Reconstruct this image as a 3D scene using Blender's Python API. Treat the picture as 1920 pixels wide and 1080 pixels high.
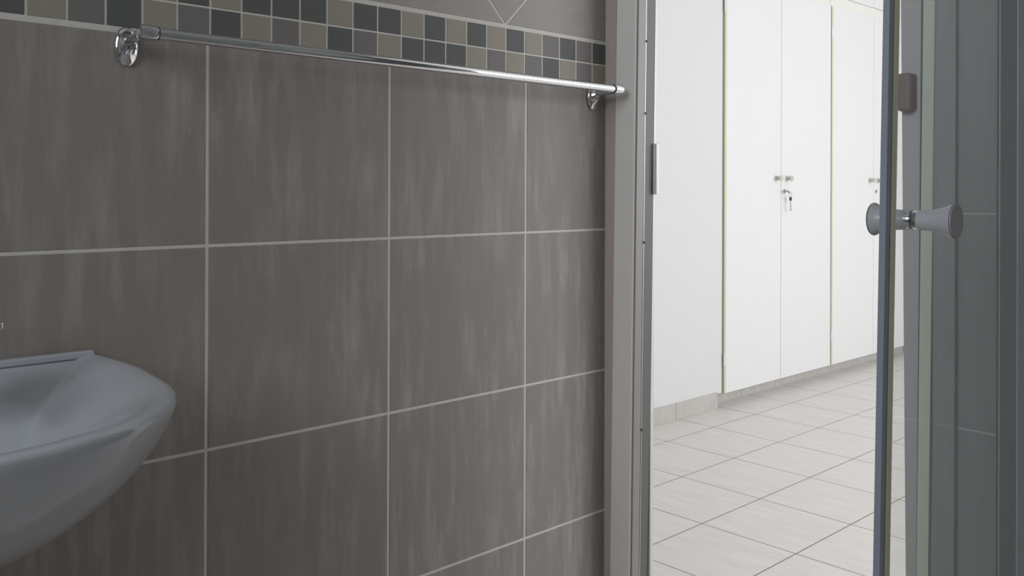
import bpy, bmesh, math, random
from mathutils import Vector, Matrix
random.seed(7)
for o in list(bpy.data.objects): bpy.data.objects.remove(o)
scene = bpy.context.scene
COL = scene.collection

# ------------------------------------------------------------------ camera
EYE = 0.9672                      # eye height above the floor; camera stands at x=0, y=0
cd = bpy.data.cameras.new('camera')
cam = bpy.data.objects.new('camera', cd); COL.objects.link(cam)
F = Vector((0.686525, 0.727106, 0.000551)); RT = Vector((0.727101, -0.686523, 0.003206)); UP = Vector((-0.002710, 0.001801, 0.999995))
cam.matrix_world = Matrix(((RT.x, UP.x, -F.x, 0), (RT.y, UP.y, -F.y, 0), (RT.z, UP.z, -F.z, EYE), (0, 0, 0, 1)))
cd.sensor_width = 36; cd.lens = 1701.48 / 1920 * 36
cd.shift_y = -(540 - 355.6) / 1920
cd.clip_start = 0.02
scene.camera = cam

# ------------------------------------------------------------------ view, sky, lights
vs = scene.view_settings
vs.view_transform = 'Standard'; vs.look = 'None'; vs.gamma = 1; vs.use_curve_mapping = False
vs.exposure = 0.0
w = bpy.data.worlds.new('sky'); scene.world = w; w.use_nodes = True
bg = w.node_tree.nodes['Background']; bg.inputs[0].default_value = (0.62, 0.78, 1.0, 1); bg.inputs[1].default_value = 1.0

def area(name, loc, target, sx, sy, power, col):
    l = bpy.data.lights.new(name, 'AREA'); l.shape = 'RECTANGLE'; l.size = sx; l.size_y = sy
    l.energy = power; l.color = col
    o = bpy.data.objects.new(name, l); COL.objects.link(o); o.location = loc
    d = Vector(target) - Vector(loc); o.rotation_euler = d.to_track_quat('-Z', 'Y').to_euler()
    return o
area('added_bedroom_daylight', (4.1, -1.56, 1.40), (4.1, 2.0, 1.20), 4.1, 1.45, 92, (0.97, 0.975, 1.0))  # added light at an unseen window, brightens bedroom and tiles near the doorway
area('added_bathroom_daylight', (-1.17, 0.10, 1.62), (1.1, 0.50, 0.9), 0.85, 0.85, 12.8, (0.90, 0.95, 1.0))  # added light behind the camera, brightens the door frame and basin

# ------------------------------------------------------------------ materials
def nodes(name):
    m = bpy.data.materials.new(name); m.use_nodes = True
    nt = m.node_tree; return m, nt, nt.nodes['Principled BSDF']
def sets(b, col=None, rough=None, metal=None, spec=None, trans=None, ior=None):
    if col is not None: b.inputs['Base Color'].default_value = (*col, 1)
    if rough is not None: b.inputs['Roughness'].default_value = rough
    if metal is not None: b.inputs['Metallic'].default_value = metal
    if spec is not None: b.inputs['Specular IOR Level'].default_value = spec
    if trans is not None: b.inputs['Transmission Weight'].default_value = trans
    if ior is not None: b.inputs['IOR'].default_value = ior
def streaky(name, c0, c1, scale, rough=0.45, contrast=(0.35, 0.7), grain=0.12):
    """base colour with elongated streaks; scale is the noise frequency along x, y, z"""
    m, nt, b = nodes(name); N, L = nt.nodes, nt.links
    tc = N.new('ShaderNodeTexCoord')
    mp = N.new('ShaderNodeMapping'); mp.inputs['Scale'].default_value = scale
    n1 = N.new('ShaderNodeTexNoise'); n1.inputs['Scale'].default_value = 1; n1.inputs['Detail'].default_value = 7; n1.inputs['Roughness'].default_value = 0.65
    L.new(tc.outputs['Object'], mp.inputs[0]); L.new(mp.outputs[0], n1.inputs['Vector'])
    r = N.new('ShaderNodeMapRange'); r.inputs[1].default_value = contrast[0]; r.inputs[2].default_value = contrast[1]
    L.new(n1.outputs[0], r.inputs[0])
    n2 = N.new('ShaderNodeTexNoise'); n2.inputs['Scale'].default_value = 420; n2.inputs['Detail'].default_value = 2
    L.new(tc.outputs['Object'], n2.inputs['Vector'])
    mx = N.new('ShaderNodeMix'); mx.data_type = 'RGBA'
    mx.inputs[6].default_value = (*c0, 1); mx.inputs[7].default_value = (*c1, 1)
    ad = N.new('ShaderNodeMath'); ad.operation = 'MULTIPLY_ADD'; ad.inputs[1].default_value = grain * 2
    sub = N.new('ShaderNodeMath'); sub.operation = 'SUBTRACT'; sub.inputs[1].default_value = grain
    L.new(n2.outputs[0], ad.inputs[0]); L.new(r.outputs[0], ad.inputs[2]); L.new(ad.outputs[0], sub.inputs[0])
    n3 = N.new('ShaderNodeTexNoise'); n3.inputs['Scale'].default_value = 9; n3.inputs['Detail'].default_value = 3
    L.new(tc.outputs['Object'], n3.inputs['Vector'])
    r3 = N.new('ShaderNodeMapRange'); r3.inputs[1].default_value = 0.36; r3.inputs[2].default_value = 0.66; r3.inputs[3].default_value = 0.25; L.new(n3.outputs[0], r3.inputs[0])
    mu = N.new('ShaderNodeMath'); mu.operation = 'MULTIPLY'; L.new(sub.outputs[0], mu.inputs[0]); L.new(r3.outputs[0], mu.inputs[1])
    cl = N.new('ShaderNodeClamp'); L.new(mu.outputs[0], cl.inputs[0]); L.new(cl.outputs[0], mx.inputs[0])
    L.new(mx.outputs[2], b.inputs['Base Color']); b.inputs['Roughness'].default_value = rough
    return m
def noisy(name, c, var=0.06, scale=60, rough=0.5, bump=0.0, **k):
    m, nt, b = nodes(name); N, L = nt.nodes, nt.links
    tc = N.new('ShaderNodeTexCoord'); n = N.new('ShaderNodeTexNoise'); n.inputs['Scale'].default_value = scale; n.inputs['Detail'].default_value = 4
    L.new(tc.outputs['Object'], n.inputs['Vector'])
    mx = N.new('ShaderNodeMix'); mx.data_type = 'RGBA'
    mx.inputs[6].default_value = (*[v * (1 - var) for v in c], 1); mx.inputs[7].default_value = (*[min(1, v * (1 + var)) for v in c], 1)
    L.new(n.outputs[0], mx.inputs[0]); L.new(mx.outputs[2], b.inputs['Base Color'])
    if bump:
        bp = N.new('ShaderNodeBump'); bp.inputs['Strength'].default_value = bump; bp.inputs['Distance'].default_value = 0.002
        L.new(n.outputs[0], bp.inputs['Height']); L.new(bp.outputs[0], b.inputs['Normal'])
    sets(b, rough=rough, **k); return m

M = {}
M['tile'] = streaky('beige_wall_tile', (0.262, 0.230, 0.204), (0.405, 0.374, 0.355), (50, 50, 7), 0.6, (0.46, 0.76), 0.16)
M['tile'].node_tree.nodes['Principled BSDF'].inputs['Specular IOR Level'].default_value = 0.3
M['tile_up'] = streaky('beige_frieze_tile', (0.29, 0.258, 0.232), (0.37, 0.335, 0.305), (30, 30, 60), 0.6, (0.42, 0.78))
M['tile_reflect'] = streaky('reflection_greyed_tile', (0.40, 0.41, 0.40), (0.46, 0.47, 0.46), (70, 70, 7), 0.38, (0.42, 0.78))  # wall tile greyed to carry the reflection over the shower glass
M['grout'] = noisy('pale_grout', (0.60, 0.57, 0.52), 0.08, 200, 0.8)
M['grout_reflect'] = noisy('reflection_softened_grout', (0.56, 0.57, 0.56), 0.08, 200, 0.8)  # low contrast painted in, like joints reflected in the glass
M['mos_d'] = noisy('charcoal_mosaic', (0.115, 0.118, 0.108), 0.12, 300, 0.62, spec=0.25)
M['mos_m'] = noisy('grey_mosaic', (0.19, 0.175, 0.165), 0.10, 300, 0.62, spec=0.25)
M['mos_l'] = noisy('olive_mosaic', (0.30, 0.275, 0.222), 0.08, 300, 0.62, spec=0.25)
M['plaster'] = noisy('white_plaster', (0.665, 0.658, 0.640), 0.012, 30, 0.75, 0.05)
M['ceil'] = noisy('white_ceiling', (0.82, 0.82, 0.80), 0.01, 20, 0.9)
M['door_white'] = noisy('white_board', (0.745, 0.735, 0.718), 0.008, 12, 0.45)
M['edge'] = noisy('cream_edging', (0.62, 0.61, 0.46), 0.03, 40, 0.5)
M['rail'] = noisy('cream_rail', (0.76, 0.745, 0.68), 0.02, 40, 0.5)
M['gap'] = noisy('painted_gap_shade', (0.30, 0.26, 0.20), 0.05, 40, 0.8)  # brown tone carries the shade inside the wardrobe door gap
M['skirt'] = streaky('skirting_tile', (0.46, 0.43, 0.395), (0.58, 0.55, 0.515), (60, 60, 12), 0.4)
M['frame_pale'] = noisy('pale_painted_frame', (0.82, 0.79, 0.75), 0.03, 300, 0.5, 0.02)
M['frame_taupe'] = noisy('taupe_painted_frame', (0.30, 0.265, 0.245), 0.05, 120, 0.45)
M['frame_trim'] = noisy('beige_tile_edging', (0.52, 0.45, 0.42), 0.05, 120, 0.5)
M['frame_grey'] = noisy('grey_painted_jamb', (0.62, 0.59, 0.585), 0.04, 120, 0.5)
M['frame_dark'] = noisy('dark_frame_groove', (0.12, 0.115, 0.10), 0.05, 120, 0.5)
M['frame_cream'] = noisy('cream_frame', (0.80, 0.83, 0.70), 0.04, 120, 0.45)
M['alu'] = noisy('satin_aluminium', (0.55, 0.56, 0.55), 0.04, 200, 0.35, metal=1.0)
M['chrome'] = noisy('chrome', (0.66, 0.66, 0.67), 0.02, 50, 0.07, metal=1.0)
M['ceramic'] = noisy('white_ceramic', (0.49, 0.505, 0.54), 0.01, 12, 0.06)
M['knob'] = noisy('grey_white_plastic', (0.54, 0.55, 0.58), 0.02, 60, 0.32)
M['knob_face'] = noisy('plum_grey_plastic', (0.36, 0.33, 0.34), 0.04, 60, 0.4)
M['seal'] = noisy('slate_blue_frame', (0.29, 0.32, 0.375), 0.04, 80, 0.45)
M['reflect_band'] = noisy('painted_dark_reflection', (0.39, 0.40, 0.40), 0.10, 14, 0.5)  # tone of a dark band reflected in the shower glass
M['reflect_band2'] = noisy('mid_grey_profile', (0.50, 0.52, 0.53), 0.06, 14, 0.5)
M['seal_dark'] = noisy('dark_rubber', (0.05, 0.045, 0.04), 0.05, 80, 0.6)
M['seal_olive'] = noisy('olive_plastic', (0.66, 0.65, 0.46), 0.05, 80, 0.35)
M['brown'] = noisy('brown_plastic', (0.27, 0.205, 0.17), 0.15, 90, 0.5)
M['clear_knob'] = noisy('cream_plastic', (0.50, 0.50, 0.42), 0.05, 90, 0.3)
M['steel'] = noisy('grey_steel', (0.42, 0.42, 0.38), 0.05, 90, 0.35, metal=0.8)
M['screw'] = noisy('dark_screw', (0.05, 0.05, 0.05), 0.05, 90, 0.5, metal=0.5)
M['white_metal'] = noisy('white_metal', (0.75, 0.77, 0.78), 0.02, 90, 0.3)
g, nt, b = nodes('clear_glass'); sets(b, (0.975, 0.99, 0.98), 0.0, 0, 0.5, 1.0, 1.48); M['glass'] = g
g, nt, b = nodes('window_glass'); sets(b, (1, 1, 1), 0.0, 0, 0.5, 1.0, 1.02); M['wglass'] = g

def tile_floor():
    m, nt, b = nodes('glazed_floor_tile'); N, L = nt.nodes, nt.links
    tc = N.new('ShaderNodeTexCoord'); mp = N.new('ShaderNodeMapping')
    mp.inputs['Location'].default_value = (-2.2142 + 0.31245 * 30, -0.9399 + 0.29821 * 30, 0)
    L.new(tc.outputs['Object'], mp.inputs[0])
    br = N.new('ShaderNodeTexBrick'); br.offset = 0; br.squash = 1
    br.inputs['Scale'].default_value = 1; br.inputs['Mortar Size'].default_value = 0.0021; br.inputs['Mortar Smooth'].default_value = 0.15
    br.inputs['Brick Width'].default_value = 0.31245; br.inputs['Row Height'].default_value = 0.29821; br.inputs['Bias'].default_value = 0
    L.new(mp.outputs[0], br.inputs['Vector'])
    st = N.new('ShaderNodeMapping'); st.inputs['Scale'].default_value = (48, 5, 1); st.inputs['Rotation'].default_value = (0, 0, 0)
    L.new(tc.outputs['Object'], st.inputs[0])
    n1 = N.new('ShaderNodeTexNoise'); n1.inputs['Scale'].default_value = 1; n1.inputs['Detail'].default_value = 6; n1.inputs['Roughness'].default_value = 0.6
    L.new(st.outputs[0], n1.inputs['Vector'])
    r = N.new('ShaderNodeMapRange'); r.inputs[1].default_value = 0.3; r.inputs[2].default_value = 0.75; L.new(n1.outputs[0], r.inputs[0])
    mx = N.new('ShaderNodeMix'); mx.data_type = 'RGBA'; mx.inputs[6].default_value = (0.655, 0.615, 0.575, 1); mx.inputs[7].default_value = (0.755, 0.725, 0.69, 1)
    L.new(r.outputs[0], mx.inputs[0])
    L.new(mx.outputs[2], br.inputs['Color1']); L.new(mx.outputs[2], br.inputs['Color2']); br.inputs['Mortar'].default_value = (0.20, 0.16, 0.13, 1)
    L.new(br.outputs['Color'], b.inputs['Base Color'])
    bp = N.new('ShaderNodeBump'); bp.inputs['Strength'].default_value = 0.4; bp.inputs['Distance'].default_value = 0.001; bp.invert = True
    L.new(br.outputs['Fac'], bp.inputs['Height']); L.new(bp.outputs[0], b.inputs['Normal'])
    b.inputs['Roughness'].default_value = 0.42
    return m
M['floor'] = tile_floor()

# ------------------------------------------------------------------ mesh helpers
class MB:
    def __init__(s): s.bm = bmesh.new(); s.mats = []
    def mi(s, m):
        if m not in s.mats: s.mats.append(m)
        return s.mats.index(m)
    def face(s, pts, m):
        f = s.bm.faces.new([s.bm.verts.new(p) for p in pts]); f.material_index = s.mi(m); return f
    def box(s, x0, x1, y0, y1, z0, z1, m, bev=0.0, seg=2):
        vs_ = [s.bm.verts.new((x, y, z)) for x in (x0, x1) for y in (y0, y1) for z in (z0, z1)]
        F_ = [(0, 1, 3, 2), (4, 6, 7, 5), (0, 4, 5, 1), (2, 3, 7, 6), (0, 2, 6, 4), (1, 5, 7, 3)]
        fs = [s.bm.faces.new([vs_[i] for i in q]) for q in F_]
        k = s.mi(m)
        for f in fs: f.material_index = k
        if bev:
            es = list({e for f in fs for e in f.edges})
            r = bmesh.ops.bevel(s.bm, geom=es, offset=bev, segments=seg, profile=0.5, affect='EDGES')
            for f in r['faces']: f.material_index = k; f.smooth = seg > 1
        return s
    def prism(s, pts, z0, z1, m, shear=(0, 0)):
        """outline in x, y extruded from z0 to z1; shear moves the top by shear per metre"""
        k = s.mi(m); n = len(pts); zc = EYE - 0.1
        def P(p, z): return (p[0] + shear[0] * (z - zc), p[1] + shear[1] * (z - zc), z)
        a = [s.bm.verts.new(P(p, z0)) for p in pts]; c = [s.bm.verts.new(P(p, z1)) for p in pts]
        for f in [a[::-1], c] + [[a[i], a[(i + 1) % n], c[(i + 1) % n], c[i]] for i in range(n)]:
            s.bm.faces.new(f).material_index = k
        return s
    def lathe(s, prof, c, axis, m, n=40, cap=True):
        """prof: list of (distance along axis, radius)"""
        k = s.mi(m); ax = Vector(axis).normalized()
        u = ax.orthogonal().normalized(); v = ax.cross(u); c = Vector(c); rings = []
        for t, r in prof:
            rings.append([s.bm.verts.new(c + ax * t + (u * math.cos(6.28318531 * i / n) + v * math.sin(6.28318531 * i / n)) * r) for i in range(n)])
        for A, B in zip(rings, rings[1:]):
            for i in range(n):
                f = s.bm.faces.new([A[i], A[(i + 1) % n], B[(i + 1) % n], B[i]]); f.material_index = k; f.smooth = True
        if cap:
            s.bm.faces.new(rings[0][::-1]).material_index = k; s.bm.faces.new(rings[-1]).material_index = k
        return s
    def tube(s, path, rad, m, n=20, cap=True):
        k = s.mi(m); rings = []; path = [Vector(p) for p in path]
        if not isinstance(rad, (list, tuple)): rad = [rad] * len(path)
        for i, p in enumerate(path):
            d = (path[min(i + 1, len(path) - 1)] - path[max(i - 1, 0)]).normalized()
            if i == 0: u = d.orthogonal().normalized()
            else: u = (u - d * u.dot(d)).normalized()
            v = d.cross(u)
            rings.append([s.bm.verts.new(p + (u * math.cos(6.28318531 * j / n) + v * math.sin(6.28318531 * j / n)) * rad[i]) for j in range(n)])
        for A, B in zip(rings, rings[1:]):
            for i in range(n):
                f = s.bm.faces.new([A[i], A[(i + 1) % n], B[(i + 1) % n], B[i]]); f.material_index = k; f.smooth = True
        if cap:
            s.bm.faces.new(rings[0][::-1]).material_index = k; s.bm.faces.new(rings[-1]).material_index = k
        return s
    def build(s, name, parent=None, sharp=40):
        bmesh.ops.recalc_face_normals(s.bm, faces=s.bm.faces)
        for e in s.bm.edges:
            if len(e.link_faces) == 2 and e.calc_face_angle(0) > math.radians(sharp): e.smooth = False
        me = bpy.data.meshes.new(name); s.bm.to_mesh(me); s.bm.free()
        for m in s.mats: me.materials.append(m)
        o = bpy.data.objects.new(name, me); COL.objects.link(o)
        if parent is not None:
            o.parent = parent; w0 = Vector((0, 0, 0)); p = parent
            while p: w0 += Vector(p.location); p = p.parent
            me.transform(Matrix.Translation(-w0))
        return o
def struct(o): o['kind'] = 'structure'; return o
def thing(name, label, cat, loc, group=None):
    o = bpy.data.objects.new(name, None); COL.objects.link(o); o.location = loc; o.empty_display_size = 0.05
    o['label'] = label; o['category'] = cat
    if group: o['group'] = group
    return o
def dup(root, loc, label=None):
    r = root.copy(); COL.objects.link(r); r.location = loc
    if label: r['label'] = label
    for ch in list(root.children):
        c = ch.copy(); COL.objects.link(c); c.parent = r
        for g2 in list(ch.children):
            d = g2.copy(); COL.objects.link(d); d.parent = c
    return r

# ------------------------------------------------------------------ the setting
WA = 0.9774          # tiled bathroom wall (plane y = WA)
WD = 1.1351          # wall with the doorway (plane x = WD)
BX = 1.176           # bedroom side of that wall
WB = 2.311           # bedroom wall beside the wardrobes
CE = 2.55
TZ1 = EYE - 0.0636; TH = 0.22985; TW = 0.25; TS0 = 0.4511
MT = EYE + 0.2392; MH = 0.0348; MC = 0.03797; MS = 1.0996

# floor
struct(MB().box(-1.3, 6.6, -1.6, 2.6, -0.08, 0.0, M['floor']).build('floor'))
struct(MB().box(-1.3, 6.6, -1.6, 2.6, CE, CE + 0.08, M['ceil']).build('ceiling'))

def clip_poly(pts, x0, x1, z0, z1):
    def cl(ps, f, inter):
        out = []
        for i, p in enumerate(ps):
            q = ps[(i + 1) % len(ps)]
            if f(p): out.append(p)
            if f(p) != f(q): out.append(inter(p, q))
        return out
    def ix(c): return lambda p, q: (c, p[1] + (q[1] - p[1]) * (c - p[0]) / (q[0] - p[0]))
    def iz(c): return lambda p, q: (p[0] + (q[0] - p[0]) * (c - p[1]) / (q[1] - p[1]), c)
    for f, i_ in ((lambda p: p[0] >= x0, ix(x0)), (lambda p: p[0] <= x1, ix(x1)), (lambda p: p[1] >= z0, iz(z0)), (lambda p: p[1] <= z1, iz(z1))):
        if pts: pts = cl(pts, f, i_)
    return pts
def inset(pts, d):
    n = len(pts); out = []
    for i in range(n):
        a, p, c = Vector(pts[i - 1]), Vector(pts[i]), Vector(pts[(i + 1) % n])
        e1 = (p - a).normalized(); e2 = (c - p).normalized()
        n1 = Vector((-e1.y, e1.x)); n2 = Vector((-e2.y, e2.x))
        bis = n1 + n2; k = d / max(0.2, (1 + n1.dot(n2)))
        out.append(tuple(p + bis * k))
    return out
def tile(mb, pts, to3, m, g, h=0.0006, ch=0.0006):
    """one raised tile: pts counter-clockwise in wall coordinates, g = grout half-width"""
    a = inset(pts, g); c = inset(a, ch); n = len(a); k = mb.mi(m)
    A = [mb.bm.verts.new(to3(p, 0)) for p in a]; B = [mb.bm.verts.new(to3(p, h)) for p in c]
    mb.bm.faces.new(B).material_index = k
    for i in range(n): mb.bm.faces.new([A[i], A[(i + 1) % n], B[(i + 1) % n], B[i]]).material_index = k

# tiled wall with the mosaic band
mb = MB()
mb.box(-1.3, BX, WA, WA + 0.1, 0, CE, M['grout'])
A3 = lambda p, h: (p[0], WA - h, p[1])
bot = MT - 2 * MH - 0.0036
x = TS0 - 7 * TW
while x < WD:
    for j in range(-1, 5):
        zt = TZ1 - j * TH if j >= 0 else bot
        zb = TZ1 - (j + 1) * TH if j >= 0 else TZ1
        tile(mb, [(max(x, -1.3), max(zb, 0)), (min(x + TW, WD + .002), max(zb, 0)), (min(x + TW, WD + .002), zt), (max(x, -1.3), zt)], A3, M['tile'], 0.0018)
    x += TW
TOP = 'DMDMLDLDLDLDDLDDDLDLLMLDL'
BOT = 'LMLDMLMLDDDLMDLMLDMLDMLDM'
MM = {'D': M['mos_d'], 'M': M['mos_m'], 'L': M['mos_l']}
for k in range(64):
    x1 = MS - (k - 1) * MC; x0 = x1 - MC
    x1 = min(x1, WD + 0.001)
    if x0 < -1.3: break
    for r, S_ in ((0, TOP), (1, BOT)):
        ch = S_[k] if k < len(S_) else random.choice('DDMLL')
        zt = MT - r * MH
        tile(mb, [(x0, zt - MH), (x1, zt - MH), (x1, zt), (x0, zt)], A3, MM[ch], 0.0011)
# frieze above the mosaic: large tiles with diamonds set point down
tipx, tipz = 0.9085, MT + 0.0036; dh = 0.125
xs = tipx
diam = []
for i in range(-5, 2):
    cx_ = tipx + i * 0.5; diam.append(cx_)
for cx_ in diam:
    dpts = [(cx_, tipz), (cx_ + dh, tipz + dh), (cx_, tipz + 2 * dh), (cx_ - dh, tipz + dh)]
    q = clip_poly(dpts, -1.3, WD + .001, tipz, CE)
    if len(q) > 2: tile(mb, q, A3, M['tile_up'], 0.0014)
    tri = [(cx_, tipz), (cx_ + 0.5, tipz), (cx_ + 0.375, tipz + 0.125), (cx_ + 0.125, tipz + 0.125)]
    q = clip_poly(tri, -1.3, WD + .001, tipz, CE)
    if len(q) > 2: tile(mb, q, A3, M['tile_up'], 0.0014)
    tri = [(cx_, tipz + 0.25), (cx_ + 0.125, tipz + 0.125), (cx_ + 0.375, tipz + 0.125), (cx_ + 0.5, tipz + 0.25)]
    q = clip_poly(tri, -1.3, WD + .001, tipz, CE)
    if len(q) > 2: tile(mb, q, A3, M['tile_up'], 0.0014)
for j in range(2):
    z0 = tipz + 0.25 + j * 0.24; x = TS0 - 7 * TW
    while x < WD:
        tile(mb, [(max(x, -1.3), z0), (min(x + TW, WD + .002), z0), (min(x + TW, WD + .002), z0 + 0.24), (max(x, -1.3), z0 + 0.24)], A3, M['tile'], 0.0018); x += TW
mb.box(-1.3, WD + 0.001, WA - 0.002, WA, tipz + 0.73, CE, M['plaster'])
struct(mb.build('wall_left'))

# wall with the doorway: opening y 0.492..0.917
OY0, OY1, OZ = 0.470, 0.915, 1.86
mb = MB()
mb.box(WD, BX, -1.1, OY0, 0, CE, M['grout_reflect'])
mb.box(WD, BX, OY0, OY1, OZ, CE, M['plaster'])
D3 = lambda p, h: (WD - h, p[0], p[1])
DT = 0.257; ty = 0.345
for i in range(-7, 1):
    for j in range(0, 8):
        zb = EYE - 0.2829 - 3 * DT + j * DT
        y0, y1 = max(ty + i * TW, -1.1), min(ty + (i + 1) * TW, 0.4478)
        zb0 = max(zb, 0)
        if y1 > y0 and zb + DT > 0.02: tile(mb, [(y0, zb0), (y1, zb0), (y1, zb + DT), (y0, zb + DT)], D3, M['tile_reflect'], 0.0014)
mb.box(BX - 0.0015, BX + 0.006, -1.1, OY0, 0, CE, M['plaster']); mb.box(BX - 0.0015, BX + 0.006, OY1, 2.311, 0, CE, M['plaster'])
struct(mb.build('wall_doorway'))
# remaining bathroom walls
PB = noisy('pale_bathroom_wall', (0.62, 0.60, 0.57), 0.05, 8, 0.6)
mb = MB(); mb.box(-1.3, -1.2, -1.1, -0.33, 0, CE, PB); mb.box(-1.3, -1.2, 0.53, WA, 0, CE, PB)
mb.box(-1.3, -1.2, -0.33, 0.53, 0, 1.18, PB); mb.box(-1.3, -1.2, -0.33, 0.53, 2.06, CE, PB)
struct(mb.build('wall_rear'))
struct(MB().box(-1.3, WD, -1.2, -1.1, 0, CE, PB).build('wall_right'))

def window(name, xa, xb, za, zb, ya, yb, n=2):
    root = bpy.data.objects.new(name, None); COL.objects.link(root); root.location = (xa, ya, za); struct(root)
    t = 0.035; mb = MB(); ym = (ya + yb) / 2
    mb.box(xa, xb, ym - .02, ym + .02, za, za + t, M['white_metal']); mb.box(xa, xb, ym - .02, ym + .02, zb - t, zb, M['white_metal'])
    for i in range(n + 1):
        c = xa + t / 2 + (xb - xa - t) * i / n
        mb.box(c - t / 2, c + t / 2, ym - .02, ym + .02, za + t, zb - t, M['white_metal'])
    mb.build('window_frame', root)
    return root
# bedroom shell
window('unseen_window_1', 2.0, 6.2, 0.65, 2.15, -1.66, -1.62, 4)  # unseen window, added and sized for the bedroom light
mb = MB(); P = M['plaster']
mb.box(BX, 2.0, -1.6, -1.5, 0, CE, P); mb.box(6.2, 6.6, -1.6, -1.5, 0, CE, P)
mb.box(2.0, 6.2, -1.6, -1.5, 0, 0.65, P); mb.box(2.0, 6.2, -1.6, -1.5, 2.15, CE, P)
struct(mb.build('wall_window'))
struct(MB().box(6.5, 6.6, -1.5, 2.303, 0, CE, P).build('wall_far'))
mb = MB(); mb.box(BX, 3.436, WB, WB + 0.1, 0, CE, P); mb.box(5.470, 6.5, 2.303, 2.4, 0, CE, P)
mb.box(3.436, 3.478, WB, WB + 0.1, 0.062, CE, P)
struct(mb.build('wall_wardrobe_side'))
root = bpy.data.objects.new('unseen_window_2', None); COL.objects.link(root); root.location = (-1.25, 0.10, 1.62); struct(root)  # unseen window behind the camera, added for the bathroom light
mb = MB()
for a in ((-0.33, -0.295, 1.18, 2.06), (0.495, 0.53, 1.18, 2.06), (-0.295, 0.495, 1.18, 1.215), (-0.295, 0.495, 2.025, 2.06)): mb.box(-1.28, -1.24, *a, M['white_metal'])
mb.build('window_frame', root)

# tiled skirting and the tiled plinth under the wardrobes
mb = MB(); SZ = 0.070
e = [BX, 1.563, 1.877, 2.19, 2.505, 2.817, 3.131, 3.436]
for a, c in zip(e, e[1:]): mb.box(a + 0.0008, c - 0.0008, 2.303, WB + 0.001, 0, SZ, M['skirt'], 0.0008, 1)
struct(mb.build('baseboard_back'))
mb = MB(); e = [3.437, 3.72, 4.02, 4.30, 4.60, 4.89, 5.19, 5.47]
for a, c in zip(e, e[1:]): mb.box(a + 0.0008, c - 0.0008, 2.362, 2.372, 0, 0.0565, M['skirt'], 0.0008, 1)
mb.box(3.437, 5.47, 2.3735, 2.39, 0, 0.0565, M['grout'])
struct(mb.build('baseboard_wardrobe'))

# ------------------------------------------------------------------ door frame around the opening
root = bpy.data.objects.new('door_1', None); COL.objects.link(root); root.location = (WD, OY1, 0); struct(root)
sh = (0, -0.0115)
mb = MB()
mb.prism([(WD - 0.003, WA + 0.01), (WD - 0.003, 0.9562), (WD + 0.03, 0.9562), (WD + 0.03, WA + 0.01)], 0, OZ + 0.1, M['frame_trim'], (0, -0.006))
mb.build('tile_trim', root)
mb = MB()
mb.prism([(WD - 0.005, 0.9556), (WD - 0.005, 0.9178), (WD - 0.0035, 0.9160), (WD + 0.040, 0.9160), (WD + 0.040, 0.9556)], 0, OZ + 0.04, M['frame_pale'], sh)
mb.build('architrave', root)
mb = MB()
mb.prism([(WD - 0.0020, 0.9162), (WD - 0.0020, 0.9130), (WD + 0.0130, 0.9115), (WD + 0.0150, 0.9125), (WD + 0.0150, 0.9162)], 0, OZ, M['frame_taupe'], sh)
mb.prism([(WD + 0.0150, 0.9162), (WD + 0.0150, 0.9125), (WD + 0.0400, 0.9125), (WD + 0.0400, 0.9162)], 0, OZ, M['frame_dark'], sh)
mb.build('rebate', root)
mb = MB()
mb.tube([(WD + 0.0150, 0.9120 - sh[1] * 0 + sh[1] * (z - (EYE - 0.1)), z) for z in (0, 0.6, 1.2, OZ)], 0.0014, M['alu'], 10)
mb.build('bead', root)
mb = MB()
mb.prism([(WD + 0.0395, 0.9165), (WD + 0.0395, 0.9120), (WD + 0.0440, 0.9120), (WD + 0.0440, 0.9165)], 0, OZ, M['white_metal'], sh)
mb.build('outer_lip', root)
for zr_ in (0.2386, 0.1234, -0.0828, -0.3833):
    z = EYE + zr_
    MB().lathe([(0, 0.0020), (0.0012, 0.0020), (0.0018, 0.0012)], (WD + 0.0152, 0.9108 + sh[1] * (z - EYE + 0.1), z), (0, -1, 0), M['screw'], 12).build('screw', root)
mb = MB(); mb.box(WD + 0.038, WD + 0.046, 0.9035, 0.9110, EYE - 0.006, EYE + 0.076, M['white_metal'], 0.001)
mb.build('strike_plate', root)
# right side of the opening
mb = MB(); mb.prism([(WD - 0.004, 0.4900), (WD - 0.004, 0.4640), (WD + 0.040, 0.4640), (WD + 0.040, 0.4900)], 0, OZ, M['frame_grey'], (0, 0.0110)); o = mb.build('right_jamb', root)
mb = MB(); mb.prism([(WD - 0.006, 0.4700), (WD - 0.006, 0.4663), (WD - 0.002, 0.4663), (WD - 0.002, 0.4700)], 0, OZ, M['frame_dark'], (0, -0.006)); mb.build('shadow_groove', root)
mb = MB(); mb.prism([(WD - 0.009, 0.4672), (WD - 0.009, 0.4535), (WD - 0.001, 0.4535), (WD - 0.001, 0.4672)], 0, OZ, M['frame_cream'], (0, -0.009)); mb.build('architrave', root)
mb = MB(); mb.box(WD - 0.010, WD - 0.0005, 0.4260, 0.4470, 0, OZ, M['tile_reflect'], 0.0015); mb.box(WD - 0.006, WD - 0.0005, 0.4475, 0.4530, 0, OZ, M['tile_reflect'])
mb.build('outer_architrave', root)
mb = MB(); mb.box(WD - 0.004, BX - 0.001, 0.47, OY1, OZ - 0.03, OZ, M['frame_pale']); mb.build('head', root)
mb = MB(); mb.box(1.112, 1.136, 0.4735, 0.4915, EYE + 0.0985, EYE + 0.1455, M['brown'], 0.0045, 3); mb.build('door_catch', root)['label'] = 'small brown plastic catch'

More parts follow.
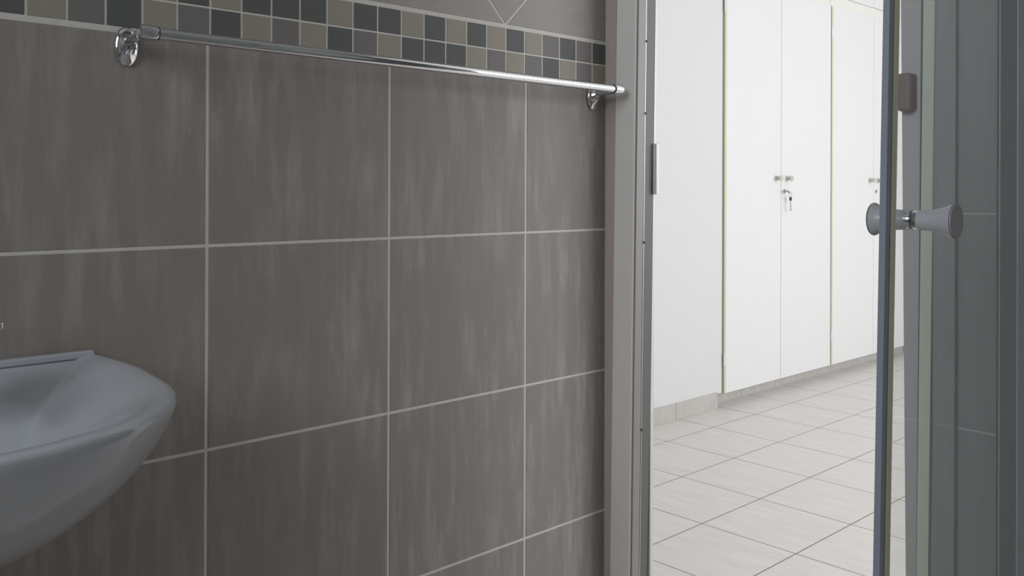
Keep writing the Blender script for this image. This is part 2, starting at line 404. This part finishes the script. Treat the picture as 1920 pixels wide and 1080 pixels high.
# ------------------------------------------------------------------ towel rail
BY, BZ = 0.9224, EYE + 0.1585
tr = thing('towel_rail', 'long chrome towel rail fixed on the tiled wall below the mosaic band', 'towel rail', (0.36, WA, BZ))
MB().tube([(0.362, BY, BZ), (0.73, BY, BZ), (1.098, BY, BZ)], 0.0062, M['chrome'], 32).build('bar', tr)
def mount(xm, s):
    mb = MB()
    # oval flange on the wall, drooping below the bar, and the arm that comes forward to the bar
    n = 32; cx_, cz_ = xm, BZ - 0.0085
    rings = []
    for t, r in ((0, 1.0), (0.003, 1.0), (0.0048, 0.90), (0.0058, 0.70), (0.0105, 0.52), (0.0125, 0.40)):
        rings.append([mb.bm.verts.new((cx_ + 0.0125 * r * math.cos(a), WA - 0.0012 - t, cz_ + 0.0205 * r * math.sin(a) + (1 - r) * 0.005)) for a in [6.2831853 * i / n for i in range(n)]])
    k = mb.mi(M['chrome'])
    for A, B in zip(rings, rings[1:]):
        for i in range(n):
            f = mb.bm.faces.new([A[i], A[(i + 1) % n], B[(i + 1) % n], B[i]]); f.material_index = k; f.smooth = True
    mb.bm.faces.new(rings[-1]).material_index = k; mb.bm.faces.new(rings[0][::-1]).material_index = k
    fl = mb.build('flange', tr)
    MB().tube([(xm, WA - 0.010, BZ - 0.004), (xm, WA - 0.03, BZ - 0.002), (xm - s * 0.001, BY + 0.004, BZ)], [0.0058, 0.0050, 0.0062], M['chrome'], 20).build('arm', fl)
    MB().lathe([(-0.0075, 0.0050), (-0.0065, 0.0078), (-0.001, 0.0084), (0.001, 0.0084), (0.009, 0.0082), (0.0108, 0.0076), (0.011, 0.0062)], (xm, BY, BZ), (s, 0, 0), M['chrome'], 28).build('end_cap', fl)
    MB().lathe([(0.011, 0.0070), (0.0125, 0.0070)], (xm, BY, BZ), (s, 0, 0), M['seal_dark'], 24).build('gasket', fl)
mount(0.3605, 1); mount(1.0985, -1)

# ------------------------------------------------------------------ wash basin
ZR = EYE - 0.1682; XC = 0.085
bs = thing('wash_basin', 'white ceramic wash basin mounted on the tiled wall at the left', 'wash basin', (XC, WA, ZR))
half = [(0.2440, 0.0), (0.2455, 0.030), (0.2480, 0.057), (0.2505, 0.104), (0.2465, 0.150), (0.2385, 0.210), (0.2215, 0.258), (0.1975, 0.2915), (0.1720, 0.3155), (0.1530, 0.3265), (0.120, 0.3400), (0.093, 0.3460), (0.070, 0.3500), (0.035, 0.3530), (0, 0.3540)]
def catmull(P, n=5):
    out = []
    for i in range(len(P) - 1):
        p0 = P[max(i - 1, 0)]; p1 = P[i]; p2 = P[i + 1]; p3 = P[min(i + 2, len(P) - 1)]
        for j in range(n):
            t = j / n
            out.append(tuple(0.5 * ((2 * b_) + (-a_ + c_) * t + (2 * a_ - 5 * b_ + 4 * c_ - d_) * t * t + (-a_ + 3 * b_ - 3 * c_ + d_) * t ** 3) for a_, b_, c_, d_ in zip(p0, p1, p2, p3)))
    out.append(P[-1]); return out
hc = catmull(half)
outline = [(x_, y_) for x_, y_ in hc] + [(-x_, y_) for x_, y_ in hc[-2::-1]]      # right back -> front -> left back
nb = 16; bw = outline[0][0]
outline += [(-bw + 2 * bw * i / nb, 0.0) for i in range(1, nb)]                    # along the wall
def ring(mb, sx, sy, cy, z, backy=None, minx=None):
    r = []
    for (x_, y_) in outline:
        px = x_ * sx; py = cy + (y_ - cy) * sy
        r.append(mb.bm.verts.new((XC + px, WA - 0.0005 - max(py, 0.0), z)))
    return r
mb = MB(); k = mb.mi(M['ceramic'])
R_ = []
# underside up to the rim, over it, and down into the bowl
for sx, sy, cy, dz in [(0.22, 0.25, 0.0, -0.178), (0.36, 0.38, 0.0, -0.165), (0.50, 0.51, 0.0, -0.146), (0.64, 0.645, 0.0, -0.122), (0.76, 0.76, 0.0, -0.099), (0.845, 0.845, 0.0, -0.078), (0.908, 0.908, 0.0, -0.057), (0.948, 0.948, 0.0, -0.040), (0.978, 0.978, 0.0, -0.023), (0.994, 0.994, 0.0, -0.011), (1.0, 1.0, 0.0, -0.005), (0.998, 0.998, 0.0, -0.0018), (0.990, 0.991, 0.0, 0.0),
                       (0.972, 0.975, 0.01, 0.0002), (0.93, 0.925, 0.06, -0.0025), (0.88, 0.86, 0.13, -0.0075), (0.81, 0.78, 0.17, -0.016), (0.72, 0.69, 0.18, -0.029), (0.60, 0.58, 0.185, -0.048), (0.44, 0.43, 0.19, -0.066), (0.26, 0.25, 0.19, -0.078), (0.08, 0.08, 0.19, -0.083)]:
    R_.append(ring(mb, sx, sy, cy, ZR + dz))
n = len(outline)
for A, B in zip(R_, R_[1:]):
    for i in range(n):
        f = mb.bm.faces.new([A[i], A[(i + 1) % n], B[(i + 1) % n], B[i]]); f.material_index = k; f.smooth = True
mb.bm.faces.new(R_[0][::-1]).material_index = k; mb.bm.faces.new(R_[-1]).material_index = k
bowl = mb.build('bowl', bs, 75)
MB().box(XC - 0.243, XC + 0.2415, WA - 0.012, WA - 0.0016, ZR - 0.004, ZR + 0.0034, M['ceramic'], 0.0018, 3).build('upstand', bs)
MB().lathe([(0, 0.020), (0.003, 0.020), (0.0035, 0.017), (0.0015, 0.012)], (XC, WA - 0.19, ZR - 0.083), (0, 0, 1), M['chrome'], 24).build('waste', bs)
tp = thing('basin_tap', 'chrome pillar tap standing on the wash basin rim', 'tap', (0.180, 0.893, ZR))
MB().lathe([(-0.001, 0.021), (0.003, 0.021), (0.006, 0.017), (0.020, 0.014), (0.026, 0.0135)], (0.180, 0.893, ZR), (0, 0, 1), M['chrome'], 32).build('body', tp)
MB().tube([(0.180, 0.887, ZR + 0.018), (0.184, 0.862, ZR + 0.026), (0.190, 0.835, ZR + 0.024), (0.195, 0.812, ZR + 0.010)], [0.010, 0.0095, 0.0090, 0.0085], M['chrome'], 20).build('spout', tp)
hd = MB().lathe([(0.026, 0.010), (0.030, 0.019), (0.046, 0.021), (0.050, 0.018), (0.051, 0.004)], (0.180, 0.893, ZR), (0, 0, 1), M['chrome'], 24).build('handle', tp)
MB().box(0.178, 0.2238, 0.886, 0.898, ZR + 0.043, ZR + 0.0515, M['chrome'], 0.003, 3).build('lever', hd)

# ------------------------------------------------------------------ shower door with its double knob
SY = 0.345
sd = thing('shower_door', 'clear glass shower door with slate blue closing edge at the right', 'shower door', (0.76, SY, 0.075))
lean = 0.034
def sheared(mb): return mb
zc = EYE - 0.1
def edgebar(x0, x1, y0, y1, m):
    mb = MB(); mb.prism([(x0, y0), (x1, y0), (x1, y1), (x0, y1)], 0.08, 1.80, m, (lean, 0)); return mb
def glasspane():
    mb = MB(); kk = mb.mi(M['glass']); z0, z1 = 0.08, 1.80
    def X(z): return 0.770 + lean * (z - zc)
    a = [(X(z0), z0), (1.0400, z0), (1.0400, z1), (X(z1), z1)]
    A = [mb.bm.verts.new((x_, SY - 0.002, z_)) for x_, z_ in a]; B = [mb.bm.verts.new((x_, SY + 0.002, z_)) for x_, z_ in a]
    for q in [A, B[::-1]] + [[A[i], B[i], B[(i + 1) % 4], A[(i + 1) % 4]] for i in range(4)]: mb.bm.faces.new(q).material_index = kk
    return mb
glasspane().build('glass_pane', sd)
ep = edgebar(0.7570, 0.7650, SY - 0.0028, SY + 0.0028, M['seal']).build('edge_profile', sd); ep['label'] = 'slate blue closing edge'
edgebar(0.7650, 0.7668, SY - 0.0026, SY + 0.0026, M['seal_dark']).build('rubber_strip', sd)
edgebar(0.7668, 0.7772, SY - 0.0027, SY + 0.0027, M['seal_olive']).build('glazing_seal', sd)['label'] = 'olive plastic glazing seal'
MB().box(1.029, 1.080, SY - 0.0035, SY + 0.0035, 0.08, 1.80, M['reflect_band'], 0.001).build('reflection_band', sd)  # opaque strip standing in for a dark reflection on the glass
MB().box(1.080, 1.134, SY - 0.0045, SY + 0.0045, 0.08, 1.80, M['reflect_band2'], 0.001).build('hinge_profile', sd)
# one knob on each face of the glass
KX, KZ = 0.8186, EYE - 0.0256
for s_ in (-1, 1):
    L_ = 0.0375 if s_ < 0 else 0.0345
    prof = [(0.0062, 0.0088), (0.009, 0.0091), (0.014, 0.0092), (0.020, 0.0099), (0.026, 0.0113), (0.030, 0.0128), (L_ - 0.0015, 0.0147), (L_ - 0.0004, 0.0152)]
    kb = MB().lathe(prof, (KX, SY, KZ), (0, s_, 0), M['knob'], 48).build('door_knob', sd)
    kb['label'] = 'flared grey white plastic knob'
    MB().lathe([(0.0022, 0.0080), (0.0030, 0.0084), (0.0062, 0.0086)], (KX, SY, KZ), (0, s_, 0), M['chrome'], 40).build('collar', kb)
    fc = MB().lathe([(L_ + 0.0001, 0.0151), (L_ + 0.0012, 0.0147), (L_ + 0.0011, 0.010), (L_ + 0.0005, 0.004), (L_ + 0.0004, 0.0005)], (KX, SY, KZ), (0, s_, 0), M['knob_face'], 48).build('end_disc', kb)
    fc['label'] = 'dark plum grey end disc'
# low tiled kerb that the shower door stands on
struct(MB().box(-1.2, WD - 0.002, SY - 0.05, SY + 0.05, 0, 0.078, M['skirt'], 0.002, 1).build('trim_1'))

# ------------------------------------------------------------------ wardrobes
def wardrobe(x0, label):
    """two tall doors below, two short ones above"""
    t = thing('wardrobe', label, 'wardrobe', (x0, 2.37, 0.0565))
    W = 0.984; zb, zt = EYE - 0.909, EYE + 0.970; zu = EYE + 1.028
    mb = MB()
    mb.box(x0, x0 + 0.016, 2.3235, 2.55, 0.058, CE - 0.01, M['door_white'])
    mb.box(x0 + W - 0.016, x0 + W, 2.3235, 2.55, 0.058, CE - 0.01, M['door_white'])
    mb.box(x0 + 0.016, x0 + W - 0.016, 2.3235, 2.55, 0.058, 0.074, M['door_white'])
    mb.box(x0 + 0.016, x0 + W - 0.016, 2.54, 2.55, 0.074, CE - 0.01, M['door_white'])
    mb.box(x0 + 0.016, x0 + W - 0.016, 2.3235, 2.55, CE - 0.026, CE - 0.01, M['door_white'])
    mb.box(x0 + 0.016, x0 + W - 0.016, 2.3235, 2.55, zt - 0.01, zu + 0.01, M['door_white'])
    mb.build('carcass', t)
    MB().box(x0 + 0.0005, x0 + W - 0.0005, 2.309, 2.3232, zt + 0.001, zu - 0.001, M['rail'], 0.001).build('rail', t)
    MB().box(x0 - 0.001, x0 + 0.006, 2.318, 2.3232, zb, zt, M['gap']).build('gap_shade_strip', t)  # dark strip in the door gap, shade put into its colour
    xa = x0 + 0.0085; xm = x0 + 0.4905; xb = x0 + 0.9835
    for i, (a, c) in enumerate(((xa, xm - 0.0015), (xm + 0.0015, xb))):
        d = MB().box(a, c, 2.303, 2.3215, zb, zt - 0.001, M['door_white'], 0.0008, 1).build('door', t)
        if i == 0: MB().box(a - 0.0012, a + 0.014, 2.3022, 2.3205, zb, zt - 0.002, M['edge'], 0.0004, 1).build('edging', d)
        kx = (x0 + 0.4440) if i == 0 else (x0 + 0.5440)
        kz = EYE + 0.0615
        MB().lathe([(0, 0.0125), (0.004, 0.0115), (0.010, 0.0075), (0.018, 0.0085), (0.024, 0.0140), (0.028, 0.0150), (0.030, 0.0125)], (kx, 2.303, kz), (0, -1, 0), M['clear_knob'], 24).build('knob', d)
        if i == 1:
            MB().lathe([(0, 0.0090), (0.004, 0.0090), (0.006, 0.0075)], (x0 + 0.520, 2.303, EYE - 0.0005), (0, -1, 0), M['steel'], 20).build('lock', d)
        hx = a - 0.002 if i == 0 else c - 0.003
        for hz in ((EYE - 0.757, EYE + 0.831) if i == 0 else ()):
            MB().lathe([(-0.028, 0.0050), (0.028, 0.0050)], (hx, 2.3015, hz), (0, 0, 1), M['white_metal'], 12).build('hinge', d)
        MB().box(a, c, 2.303, 2.3215, zu, CE - 0.012, M['door_white'], 0.0008, 1).build('upper_door', t)
    return t
W1 = wardrobe(3.4785, 'white two-door built-in wardrobe nearest the doorway, with a key in its lock')
W2 = dup(W1, (3.4785 + 0.9862, 2.37, 0.0565), 'farther white built-in wardrobe, partly hidden behind the blue shower door edge')
kz = EYE - 0.004
ky = thing('wardrobe_key', 'small metal key in the lock of the nearer wardrobe with a second key hanging', 'key', (3.995, 2.294, kz))
MB().tube([(3.9985, 2.296, kz + 0.0035), (3.992, 2.282, kz + 0.0035)], 0.0022, M['steel'], 10).build('key_shank', ky)
MB().tube([(3.966, 2.278, kz + 0.005), (3.980, 2.277, kz + 0.003), (3.9915, 2.280, kz + 0.0035), (4.002, 2.276, kz - 0.005)], [0.004, 0.0035, 0.0055, 0.0045], M['steel'], 12).build('key_bow', ky)
MB().tube([(4.0055 + 0.012 * math.sin(a), 2.274, kz - 0.013 + 0.012 * math.cos(a)) for a in [i * math.pi / 12 for i in range(25)]], 0.0011, M['steel'], 8, False).build('key_ring', ky)
MB().lathe([(-0.002, 0.010), (0.002, 0.010)], (4.010, 2.276, kz - 0.034), (0, 1, 0), M['screw'], 16).box(4.0068, 4.0132, 2.2745, 2.2775, kz - 0.092, kz - 0.038, M['steel'], 0.0008, 1).box(4.013, 4.0185, 2.275, 2.277, kz - 0.092, kz - 0.082, M['steel']).build('hanging_key', ky)
